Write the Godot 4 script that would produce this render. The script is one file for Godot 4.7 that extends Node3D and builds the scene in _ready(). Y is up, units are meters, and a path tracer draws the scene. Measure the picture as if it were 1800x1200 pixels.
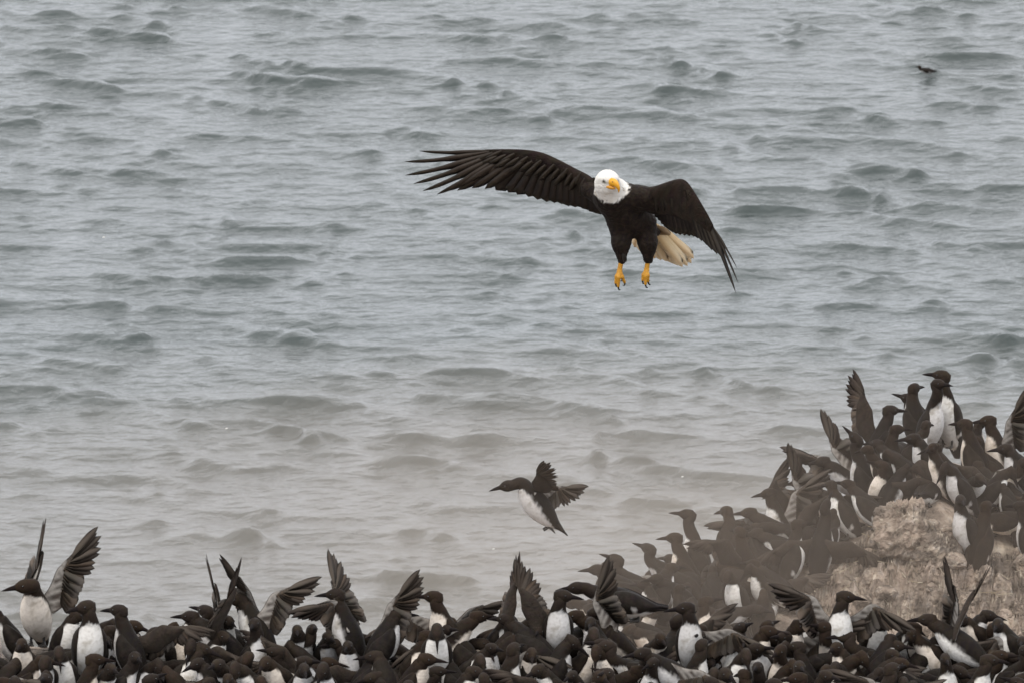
extends Node3D
# A bald eagle over a murre colony on a sea stack, seen through a long lens from a cliff.

const FOCAL := 20700.0      # focal length in pixels of an 1800 x 1200 picture
const PITCH := 11.0         # degrees the lens looks down
const EYE := Vector3(0, 28, 0)
const FLAT := 14.9          # height of the mound's foot above the sea
const LEDGE := 17.20         # height of the nearer flat rock

var rng := RandomNumberGenerator.new()
var nz := FastNoiseLite.new()
var cp := cos(deg_to_rad(PITCH))
var sp := sin(deg_to_rad(PITCH))
var M := {}
var names := {}
var ridge_x := PackedFloat32Array()
var ridge_y := PackedFloat32Array()
var ridge_z := PackedFloat32Array()
var taken := []             # ground spots that carry a murre

# ------------------------------------------------------------------ set-up
func _ready():
	rng.seed = 7
	nz.seed = 3
	nz.frequency = 1.0
	nz.fractal_octaves = 3
	view_and_light()
	materials()
	make_ridge()
	build_sea()
	build_rock()
	build_eagle()
	build_murres()
	build_small_things()
	build_dust()

func view_and_light():
	var cam := Camera3D.new()
	cam.name = "camera"
	add_child(cam)
	cam.position = EYE
	cam.rotation_degrees = Vector3(-PITCH, 0, 0)
	cam.near = 1.0
	cam.far = 9000.0
	var lens := CameraAttributesPhysical.new()
	lens.frustum_focal_length = 620.0
	lens.exposure_aperture = 40.0
	lens.frustum_focus_distance = 60.0
	lens.frustum_far = 9000.0
	cam.attributes = lens
	cam.fov = rad_to_deg(2.0 * atan(600.0 / FOCAL))
	cam.current = true
	var env := Environment.new()
	env.background_mode = Environment.BG_SKY
	var sky := Sky.new()
	var s := ProceduralSkyMaterial.new()
	s.sky_top_color = Color(0.95, 0.955, 0.965)
	s.sky_horizon_color = Color(0.92, 0.937, 0.968)
	s.sky_curve = 0.25
	s.ground_horizon_color = Color(0.6, 0.62, 0.63)
	s.ground_bottom_color = Color(0.4, 0.42, 0.43)
	sky.sky_material = s
	env.sky = sky
	env.tonemap_mode = Environment.TONE_MAPPER_LINEAR
	env.tonemap_exposure = 1.55
	env.background_energy_multiplier = 1.0
	env.sdfgi_enabled = true
	env.ssao_enabled = true
	env.ssil_enabled = true
	env.volumetric_fog_enabled = true
	env.volumetric_fog_density = 0.0
	var we := WorldEnvironment.new()
	we.name = "world_environment"
	we.environment = env
	add_child(we)
	var sun := DirectionalLight3D.new()
	sun.name = "sun"
	sun.light_energy = 0.4
	sun.light_color = Color(1.0, 0.97, 0.93)
	sun.light_angular_distance = 25.0
	sun.shadow_enabled = true
	add_child(sun)
	sun.rotation_degrees = Vector3(-62, -28, 0)

# a picture position (1800 x 1200) at a depth along the lens axis -> a point of the place
func at(px: float, py: float, d: float) -> Vector3:
	var u := (px - 900.0) / FOCAL
	var v := (600.0 - py) / FOCAL
	return EYE + d * Vector3(u, v * cp - sp, -cp - v * sp)

func numbered(called: String) -> String:
	var n: int = names.get(called, 0)
	names[called] = n + 1
	return called if n == 0 else "%s_%03d" % [called, n]

func tag(o, label: String, category := "", group := "", kind := ""):
	if label:
		o.set_meta("label", label)
	if category:
		o.set_meta("category", category)
	if group:
		o.set_meta("group", group)
	if kind:
		o.set_meta("kind", kind)
	return o

func part(called: String, mesh: Mesh, m: Material, parent: Node, tf := Transform3D.IDENTITY) -> MeshInstance3D:
	var o := MeshInstance3D.new()
	o.name = numbered(called) if parent == self else called
	o.mesh = mesh
	if m:
		o.material_override = m
	o.transform = tf
	parent.add_child(o, true)
	return o

func thing(called: String, pos: Vector3) -> Node3D:
	var o := Node3D.new()
	o.name = numbered(called)
	o.position = pos
	add_child(o, true)
	return o

# ------------------------------------------------------------------ materials
func lin(r: float, g: float, b: float) -> Color:
	return Color(r, g, b).linear_to_srgb()

func noise_tex(size: int, freq: float, oct: int, ramp = null, kind := FastNoiseLite.TYPE_SIMPLEX_SMOOTH, sd := 1) -> NoiseTexture2D:
	var n := FastNoiseLite.new()
	n.noise_type = kind
	n.seed = sd
	n.frequency = freq
	n.fractal_octaves = oct
	var t := NoiseTexture2D.new()
	t.width = size
	t.height = size
	t.seamless = true
	t.noise = n
	if ramp:
		t.color_ramp = ramp
	return t

func ramp_of(stops: Array) -> Gradient:
	var g := Gradient.new()
	g.offsets = PackedFloat32Array(stops.map(func(s): return s[0]))
	g.colors = PackedColorArray(stops.map(func(s): return s[1]))
	return g

func std(key: String, col: Color, rough := 0.8, spec := 0.4, vc := false) -> StandardMaterial3D:
	var m := StandardMaterial3D.new()
	m.resource_name = key
	m.albedo_color = col
	m.roughness = rough
	m.metallic_specular = spec
	m.vertex_color_use_as_albedo = vc
	M[key] = m
	return m

func tri(m: StandardMaterial3D, scale: float, world := false):
	m.uv1_triplanar = true
	m.uv1_world_triplanar = world
	m.uv1_scale = Vector3.ONE * scale

func materials():
	var plume_n := noise_tex(256, 0.02, 4, ramp_of([[0.0, Color(0.84, 0.83, 0.82)], [0.5, Color(0.965, 0.96, 0.955)], [1.0, Color(1, 1, 1)]]), FastNoiseLite.TYPE_SIMPLEX_SMOOTH, 11)
	var plume_h := noise_tex(256, 0.03, 4, null, FastNoiseLite.TYPE_SIMPLEX_SMOOTH, 12)
	for k in [["plumage", 0.7], ["plumage_worn", 0.74], ["plumage_dark", 0.6], ["eagle_plumage", 0.62]]:
		var m := std(k[0], Color(1.0, 0.965, 0.93) if k[0] == "plumage_worn" else Color(0.9, 0.9, 0.91) if k[0] == "plumage_dark" else Color.WHITE, k[1], 0.2, true)
		m.albedo_texture = plume_n if k[0] != "eagle_plumage" else null
		m.heightmap_enabled = true
		m.heightmap_texture = plume_h
		m.heightmap_scale = 0.14 if k[0] != "eagle_plumage" else 0.4
		tri(m, 9.0)
		m.rim_enabled = true
		m.rim = 0.06
		m.rim_tint = 0.6
	for k in 3:
		var m := std("murre_feather_%d" % k, [Color(1, 1, 1), Color(0.85, 0.83, 0.82), Color(1.0, 0.95, 0.9)][k], 0.66, 0.36, true)
		m.albedo_texture = plume_n
		tri(m, 12.0)
	var ef := std("eagle_feather", Color.WHITE, 0.55, 0.4, true)
	ef.albedo_texture = plume_n
	tri(ef, 6.0)
	var tf := std("tail_feather", Color.WHITE, 0.7, 0.36, true)
	tf.backlight_enabled = true
	tf.backlight = Color(0.7, 0.63, 0.5)
	std("beak", Color.WHITE, 0.42, 0.5, true)
	std("scaly_yellow", Color.WHITE, 0.5, 0.5, true)
	M.scaly_yellow.heightmap_enabled = true
	M.scaly_yellow.heightmap_texture = noise_tex(256, 0.05, 2, null, FastNoiseLite.TYPE_CELLULAR, 5)
	M.scaly_yellow.heightmap_scale = 0.3
	tri(M.scaly_yellow, 10.0)
	std("talon", lin(0.012, 0.011, 0.011), 0.3, 0.5)
	std("iris", lin(0.42, 0.33, 0.10), 0.2, 0.6)
	std("pupil", lin(0.006, 0.006, 0.006), 0.08, 0.6)
	std("dark_skin", lin(0.03, 0.027, 0.025), 0.55, 0.45)
	# sea
	var w := std("sea", lin(0.046, 0.058, 0.057), 0.15, 0.354)
	w.heightmap_enabled = true
	w.heightmap_texture = noise_tex(1024, 0.012, 5, null, FastNoiseLite.TYPE_SIMPLEX_SMOOTH, 21)
	w.heightmap_scale = 3.2
	# rock
	var r := std("rock", Color.WHITE, 0.95, 0.25, true)
	r.albedo_texture = noise_tex(1024, 0.008, 6, ramp_of([[0.0, Color(0.42, 0.40, 0.38)], [0.34, Color(0.68, 0.65, 0.61)], [0.55, Color(0.86, 0.82, 0.77)], [0.75, Color(0.95, 0.92, 0.87)], [1.0, Color(1, 1, 1)]]), FastNoiseLite.TYPE_SIMPLEX, 31)
	r.heightmap_enabled = true
	r.heightmap_texture = noise_tex(1024, 0.012, 6, null, FastNoiseLite.TYPE_SIMPLEX, 32)
	r.heightmap_scale = 4.5
	tri(r, 1.0, true)
	std("straw", Color.WHITE, 0.85, 0.3, true)
	std("white_down", lin(0.78, 0.77, 0.74), 0.8, 0.3)

# ------------------------------------------------------------------ mesh helpers
# mode 0: closed, faces turned outwards; mode 1: faces turned up; mode 2: as given
func mk(v: PackedVector3Array, idx: PackedInt32Array, col := PackedColorArray(), uv := PackedVector2Array(), mode := 0) -> ArrayMesh:
	var flip := false
	if mode == 0:
		var vol := 0.0
		for k in range(0, idx.size(), 3):
			vol += v[idx[k]].dot(v[idx[k + 1]].cross(v[idx[k + 2]]))
		flip = vol > 0.0
	elif mode == 1:
		var up := 0.0
		for k in range(0, mini(idx.size(), 3000), 3):
			up += (v[idx[k + 2]] - v[idx[k]]).cross(v[idx[k + 1]] - v[idx[k]]).y
		flip = up < 0.0
	if flip:
		for k in range(0, idx.size(), 3):
			var t := idx[k + 1]
			idx[k + 1] = idx[k + 2]
			idx[k + 2] = t
	var n := PackedVector3Array()
	n.resize(v.size())
	for k in range(0, idx.size(), 3):
		var a := idx[k]
		var b := idx[k + 1]
		var c := idx[k + 2]
		var f := (v[c] - v[a]).cross(v[b] - v[a])
		n[a] += f
		n[b] += f
		n[c] += f
	for k in n.size():
		n[k] = n[k].normalized() if n[k].length_squared() > 1e-24 else Vector3.UP
	var arr := []
	arr.resize(Mesh.ARRAY_MAX)
	arr[Mesh.ARRAY_VERTEX] = v
	arr[Mesh.ARRAY_NORMAL] = n
	arr[Mesh.ARRAY_INDEX] = idx
	if col.size():
		arr[Mesh.ARRAY_COLOR] = col
	if uv.size():
		arr[Mesh.ARRAY_TEX_UV] = uv
	var m := ArrayMesh.new()
	m.add_surface_from_arrays(Mesh.PRIMITIVE_TRIANGLES, arr)
	return m

# closed skin over rings of equal size
func loft(rings: Array, cols: Array) -> ArrayMesh:
	var n: int = rings[0].size()
	var v := PackedVector3Array()
	var c := PackedColorArray()
	var idx := PackedInt32Array()
	for k in rings.size():
		v.append_array(rings[k])
		c.append_array(cols[k])
	for k in rings.size() - 1:
		for j in n:
			var j2 := (j + 1) % n
			idx.append_array([k * n + j, (k + 1) * n + j, k * n + j2, k * n + j2, (k + 1) * n + j, (k + 1) * n + j2])
	for e in [0, rings.size() - 1]:
		var mid := Vector3.ZERO
		for p in rings[e]:
			mid += p / n
		var q := v.size()
		v.append(mid)
		c.append(cols[e][0])
		for j in n:
			var j2 := (j + 1) % n
			if e == 0:
				idx.append_array([q, e * n + j, e * n + j2])
			else:
				idx.append_array([q, e * n + j2, e * n + j])
	return mk(v, idx, c)

# round tube along points with radii
func tube(pts: Array, radii: Array, col: Color, sides := 8) -> ArrayMesh:
	var rings := []
	var cols := []
	var ref := Vector3(0.31, 0.2, 0.93)
	for k in pts.size():
		var t: Vector3 = (pts[mini(k + 1, pts.size() - 1)] - pts[maxi(k - 1, 0)]).normalized()
		var a := t.cross(ref).normalized()
		var b := t.cross(a)
		var ring := PackedVector3Array()
		var cc := PackedColorArray()
		for j in sides:
			var f := TAU * j / sides
			ring.append(pts[k] + (a * cos(f) + b * sin(f)) * radii[k])
			cc.append(col)
		rings.append(ring)
		cols.append(cc)
	return loft(rings, cols)

func cat(a, b, c, d, t: float):
	return ((b * 2.0) + (c - a) * t + (a * 2.0 - b * 5.0 + c * 4.0 - d) * t * t + (b * 3.0 - a - c * 3.0 + d) * t * t * t) * 0.5

func cmix(a: Color, b: Color, t: float) -> Color:
	return a.lerp(b, clampf(t, 0.0, 1.0))

func sstep(a: float, b: float, x: float) -> float:
	var t := clampf((x - a) / (b - a), 0.0, 1.0)
	return t * t * (3.0 - 2.0 * t)

# a single feather as a thin closed blade from root to tip
func feather_mesh(root: Vector3, tip: Vector3, width: float, normal: Vector3, c0: Color, c1: Color, notch := 0.0, bow := 0.04, pointed := 0.5, rach := Color(-1, 0, 0)) -> ArrayMesh:
	var ax := tip - root
	var len_ := ax.length()
	var x := ax / len_
	var s := normal.cross(x).normalized()
	var nn := x.cross(s).normalized()
	var v := PackedVector3Array()
	var c := PackedColorArray()
	var idx := PackedInt32Array()
	var seg := 9
	if rach.r < 0:
		rach = c0
	for k in seg + 1:
		var t := float(k) / seg
		var w := width * 0.5 * (0.45 + 0.55 * sstep(0.0, 0.3, t))
		w *= 1.0 - notch * sstep(0.38, 0.62, t)
		w *= pow(maxf(0.0, 1.0 - pow(maxf(0.0, (t - pointed) / (1.0 - pointed)), 2.2)), 0.75)
		w = maxf(w, width * 0.01)
		var mid := root + ax * t + nn * (bow * len_ * 4.0 * t * (1.0 - t))
		var th := width * 0.035
		var cc := cmix(c0, c1, (t - 0.35) / 0.65)
		v.append_array([mid - s * w * 0.8 - nn * width * 0.02, mid + nn * th, mid + s * w * 1.2 - nn * width * 0.03, mid - nn * th])
		c.append_array([cc, cmix(rach, cc, 0.3), cc, cc])
		if k < seg:
			for j in 4:
				var a := k * 4 + j
				var b := k * 4 + (j + 1) % 4
				idx.append_array([a, a + 4, b, b, a + 4, b + 4])
	idx.append_array([0, 1, 2, 0, 2, 3, seg * 4, seg * 4 + 2, seg * 4 + 1, seg * 4, seg * 4 + 3, seg * 4 + 2])
	return mk(v, idx, c)

# surface nets over tapered capsules joined with a smooth minimum; bones: [a, ra, b, rb]
func skin(bones: Array, cell: float, k: float, tint: Callable, rough := 0.0) -> ArrayMesh:
	var lo := Vector3.ONE * 1e9
	var hi := -lo
	var ba := PackedVector3Array()
	var bd := PackedVector3Array()
	var br := PackedFloat32Array()
	var bs := PackedFloat32Array()
	var bi := PackedFloat32Array()
	for b in bones:
		for e in [0, 2]:
			lo = lo.min(b[e] - Vector3.ONE * (b[e + 1] + cell * 3))
			hi = hi.max(b[e] + Vector3.ONE * (b[e + 1] + cell * 3))
		ba.append(b[0])
		bd.append(b[2] - b[0])
		br.append(b[1])
		bs.append(b[3] - b[1])
		bi.append(1.0 / maxf((b[2] - b[0]).length_squared(), 1e-9))
	var nx := int((hi.x - lo.x) / cell) + 2
	var ny := int((hi.y - lo.y) / cell) + 2
	var nq := int((hi.z - lo.z) / cell) + 2
	var f := PackedFloat32Array()
	f.resize(nx * ny * nq)
	var nb := ba.size()
	for z in nq:
		for y in ny:
			for x in nx:
				var p := lo + Vector3(x, y, z) * cell
				var d := 1.0
				for b in nb:
					var q := p - ba[b]
					var t := clampf(q.dot(bd[b]) * bi[b], 0.0, 1.0)
					var e := (q - bd[b] * t).length() - br[b] - bs[b] * t
					if e - d < k and d - e < k:
						var h := 0.5 + 0.5 * (d - e) / k
						d = lerpf(d, e, h) - k * h * (1.0 - h)
					elif e < d:
						d = e
				f[(z * ny + y) * nx + x] = d
	var at_cell := {}
	var v := PackedVector3Array()
	var off := [0, 1, nx, nx + 1, nx * ny, nx * ny + 1, nx * ny + nx, nx * ny + nx + 1]
	var cor := [Vector3(0, 0, 0), Vector3(1, 0, 0), Vector3(0, 1, 0), Vector3(1, 1, 0), Vector3(0, 0, 1), Vector3(1, 0, 1), Vector3(0, 1, 1), Vector3(1, 1, 1)]
	var edges := [[0, 1], [0, 2], [0, 4], [1, 3], [1, 5], [2, 3], [2, 6], [3, 7], [4, 5], [4, 6], [5, 7], [6, 7]]
	for z in nq - 1:
		for y in ny - 1:
			for x in nx - 1:
				var i := (z * ny + y) * nx + x
				var neg := 0
				for o in off:
					if f[i + o] < 0.0:
						neg += 1
				if neg == 0 or neg == 8:
					continue
				var sum := Vector3.ZERO
				var cnt := 0
				for e in edges:
					var fa := f[i + off[e[0]]]
					var fb := f[i + off[e[1]]]
					if (fa < 0.0) != (fb < 0.0):
						sum += cor[e[0]].lerp(cor[e[1]], fa / (fa - fb))
						cnt += 1
				at_cell[i] = v.size()
				v.append(lo + (Vector3(x, y, z) + sum / cnt) * cell)
	var idx := PackedInt32Array()
	var step := [1, nx, nx * ny]
	for i in at_cell:
		for ax in 3:
			var a0: int = step[ax]
			if i + a0 >= f.size():
				continue
			if (f[i] < 0.0) == (f[i + a0] < 0.0):
				continue
			var s1: int = step[(ax + 1) % 3]
			var s2: int = step[(ax + 2) % 3]
			if not (at_cell.has(i - s1) and at_cell.has(i - s2) and at_cell.has(i - s1 - s2)):
				continue
			var q := [at_cell[i], at_cell[i - s1], at_cell[i - s1 - s2], at_cell[i - s2]]
			if f[i] < 0.0:
				idx.append_array([q[0], q[1], q[2], q[0], q[2], q[3]])
			else:
				idx.append_array([q[0], q[2], q[1], q[0], q[3], q[2]])
	if rough > 0.0:
		for j in v.size():
			v[j] += Vector3(nz.get_noise_3dv(v[j] * 45.0), nz.get_noise_3dv(v[j] * 45.0 + Vector3(9, 0, 0)), nz.get_noise_3dv(v[j] * 45.0 + Vector3(0, 9, 0))) * rough
	var c := PackedColorArray()
	c.resize(v.size())
	for j in v.size():
		c[j] = tint.call(v[j])
	return mk(v, idx, c)

# ------------------------------------------------------------------ sea
func axis_lines(lo: float, hi: float, step: float, far_lo: float, far_hi: float) -> PackedFloat32Array:
	var out := []
	var s := step
	var p := lo
	while p > far_lo:
		s *= 1.35
		p -= s
		out.push_front(p)
	p = lo
	while p <= hi:
		out.append(p)
		p += step
	s = step
	while p < far_hi:
		out.append(p)
		s *= 1.35
		p += s
	return PackedFloat32Array(out)

func build_sea():
	var r := RandomNumberGenerator.new()
	r.seed = 41
	var kx := PackedFloat32Array()
	var kz := PackedFloat32Array()
	var am := PackedFloat32Array()
	var ph := PackedFloat32Array()
	for k in 24:
		var lam := 0.27 * pow(7.6, k / 23.0)
		var dir := PI / 2 + 0.30 + r.randfn(0.0, 0.40)
		kx.append(TAU / lam * cos(dir))
		kz.append(TAU / lam * sin(dir))
		am.append(lam * 0.0066 * r.randf_range(0.6, 1.3) * (1.0 if lam < 2.2 else 0.8))
		ph.append(r.randf() * TAU)
	var xs := axis_lines(-11.0, 11.0, 0.05, -4000.0, 4000.0)
	var zs := axis_lines(-180.0, -117.0, 0.08, -7000.0, 900.0)
	var nx := xs.size()
	var v := PackedVector3Array()
	var uv := PackedVector2Array()
	v.resize(nx * zs.size())
	uv.resize(v.size())
	var n1 := FastNoiseLite.new()
	n1.seed = 5
	n1.frequency = 0.22
	n1.fractal_octaves = 2
	var nw := kx.size()
	var sigma := 0.0
	for a in am:
		sigma += a * a * 0.5
	sigma = sqrt(sigma)
	for j in zs.size():
		var z := zs[j]
		for i in nx:
			var x := xs[i]
			var h := 0.0
			var keep := sstep(16.0, 11.0, absf(x)) * sstep(215.0, 185.0, -z) * sstep(95.0, 113.0, -z)
			if keep > 0.0:
				var gust := 0.62 + 1.1 * pow(clampf(n1.get_noise_2d(x * 1.6, z * 0.8) + 0.45, 0.0, 1.0), 1.5)
				var wx := x + 0.9 * n1.get_noise_2d(z * 0.7, x * 1.6 + 40.0)
				for w in nw:
					var s := sin(kx[w] * wx + kz[w] * z + ph[w])
					h += am[w] * (s + 0.35 * s * absf(s) + (0.28 * s * s - 0.14))
				h = keep * (0.34 * h + 1.15 * gust * minf(maxf(0.0, h - 1.5 * sigma), 1.1 * sigma) + 0.3 * gust * h * sstep(0.6, 1.3, gust))
			v[j * nx + i] = Vector3(x, h, z)
			uv[j * nx + i] = Vector2(x / 6.5 + 0.11 * z / 6.5, z / 5.0)
	var idx := PackedInt32Array()
	idx.resize((nx - 1) * (zs.size() - 1) * 6)
	var q := 0
	for j in zs.size() - 1:
		for i in nx - 1:
			var a := j * nx + i
			idx[q] = a
			idx[q + 1] = a + 1
			idx[q + 2] = a + nx
			idx[q + 3] = a + 1
			idx[q + 4] = a + nx + 1
			idx[q + 5] = a + nx
			q += 6
	tag(part("sea", mk(v, idx, PackedColorArray(), uv, 1), M.sea, self), "choppy grey green sea under an overcast sky", "sea", "", "structure")

# ------------------------------------------------------------------ rock
func make_ridge():
	for r in [[-900, 1182, 60.0], [900, 1172, 60.0], [1000, 1130, 60.2], [1060, 1085, 60.5], [1150, 1050, 60.8], [1220, 1022, 61.0], [1330, 975, 61.3], [1420, 915, 61.5], [1500, 868, 61.7], [1570, 822, 61.8], [1640, 797, 61.8], [1720, 820, 61.8], [1800, 845, 61.8], [2700, 870, 61.8]]:
		var p := at(r[0], r[1], r[2])
		ridge_x.append(p.x)
		ridge_y.append(p.y)
		ridge_z.append(p.z)

func ridge_at(x: float) -> Vector2:
	for k in ridge_x.size() - 1:
		if x <= ridge_x[k + 1] or k == ridge_x.size() - 2:
			var t := clampf((x - ridge_x[k]) / (ridge_x[k + 1] - ridge_x[k]), 0.0, 1.0)
			return Vector2(lerpf(ridge_y[k], ridge_y[k + 1], t), lerpf(ridge_z[k], ridge_z[k + 1], t))
	return Vector2(ridge_y[0], ridge_z[0])

func slope_t(x: float, z: float) -> float:
	var zr := ridge_at(x).y
	return (z - zr) / (-58.6 - zr) if zr < -58.75 else (z - zr) / 0.1

# height of the ground without its fine relief
func ground(x: float, z: float) -> float:
	var r := ridge_at(x)
	var h := FLAT
	var zr := r.y
	var rise := maxf(0.0, r.x - FLAT)
	if z >= zr:
		if zr < -58.9:
			var t := clampf((z - zr) / (-58.6 - zr), 0.0, 1.0)
			var a := 1.0 - t * t * (3.0 - 2.0 * t) * 0.75 - 0.25 * t
			var dip := 0.2 + 0.22 * sstep(2.15, 2.5, x)
			var b := 1.0 - dip * minf(t / 0.5, 1.0) - (1.0 - dip) * sstep(0.46, 0.94, t)
			h += rise * lerpf(a, b, sstep(1.35, 1.85, x))
	else:
		var q := zr - z
		h += rise - 0.25 * q - 0.55 * q * q
	# the stack's far sides
	var s := 0.0
	if z > -51.0:
		h = lerpf(h, LEDGE - 0.25 * clampf(z + 48.4, -0.3, 2.0), sstep(-50.4, -48.5, z))
	s = maxf(0.0, absf(x) - 4.6)
	h -= 1.1 * s * s
	s = maxf(0.0, z + 45.0)
	h -= 1.1 * s * s
	return maxf(h, -2.0) + 0.025 * nz.get_noise_2d(x * 1.7, z * 1.7)

func rock_mask(x: float, z: float) -> float:
	var t := slope_t(x, z)
	return sstep(1.28, 1.50, x + 0.5 * (t - 0.7)) * sstep(0.36, 0.48, t) * sstep(1.25, 1.0, t)

func rock_color(p: Vector3) -> Color:
	var a := nz.get_noise_3dv(p * Vector3(1.6, 3.4, 1.6))
	var b := nz.get_noise_3dv(p * 7.0 + Vector3(5, 0, 0))
	var c := cmix(Color(0.50, 0.443, 0.416), Color(0.25, 0.228, 0.22), 0.5 + a * 2.4)
	c = cmix(c, Color(0.53, 0.48, 0.445), sstep(0.12, 0.5, b))
	c = cmix(c, Color(0.66, 0.63, 0.59), sstep(0.30, 0.42, nz.get_noise_3dv(p * 11.0 + Vector3(0, 7, 0))))
	return c

func grid_mesh(xs: PackedFloat32Array, zs: PackedFloat32Array, height: Callable) -> ArrayMesh:
	var v := PackedVector3Array()
	var c := PackedColorArray()
	var idx := PackedInt32Array()
	var nx := xs.size()
	for z in zs:
		for x in xs:
			var p := Vector3(x, height.call(x, z), z)
			v.append(p)
			c.append(rock_color(p))
	for j in zs.size() - 1:
		for i in nx - 1:
			var a := j * nx + i
			idx.append_array([a, a + 1, a + nx, a + 1, a + nx + 1, a + nx])
	return mk(v, idx, c, PackedVector2Array(), 1)

func span(a: float, b: float, n: int) -> PackedFloat32Array:
	var o := PackedFloat32Array()
	for k in n + 1:
		o.append(lerpf(a, b, float(k) / n))
	return o

# an angular stone: a lumpy ball cut by random planes
func stone_mesh(sd: int, cuts: int, rough: float) -> ArrayMesh:
	var r := RandomNumberGenerator.new()
	r.seed = sd
	var pl := []
	for k in cuts:
		pl.append([Vector3(r.randfn(), r.randfn(), r.randfn()).normalized(), r.randf_range(0.5, 0.9)])
	var s := SphereMesh.new()
	s.radial_segments = 72
	s.rings = 44
	var arr := s.surface_get_arrays(0)
	var v: PackedVector3Array = arr[Mesh.ARRAY_VERTEX]
	var c := PackedColorArray()
	for k in v.size():
		var d := v[k].normalized()
		var len_ := 1.0 + 0.12 * nz.get_noise_3dv(d * 1.3 + Vector3(sd, 0, 0))
		for p in pl:
			var q: float = d.dot(p[0])
			if q > 0.05:
				len_ = minf(len_, p[1] / q)
		len_ += rough * nz.get_noise_3dv(d * 4.0 + Vector3(0, sd, 0)) + rough * 0.8 * nz.get_noise_3dv(d * 9.0 + Vector3(0, sd, 0)) + rough * 0.5 * nz.get_noise_3dv(d * 22.0 + Vector3(0, sd, 4))
		v[k] = d * len_
		c.append(rock_color(v[k] * 0.25 + Vector3(sd * 3.1, 0, 0)))
	return mk(v, arr[Mesh.ARRAY_INDEX], c)

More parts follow.
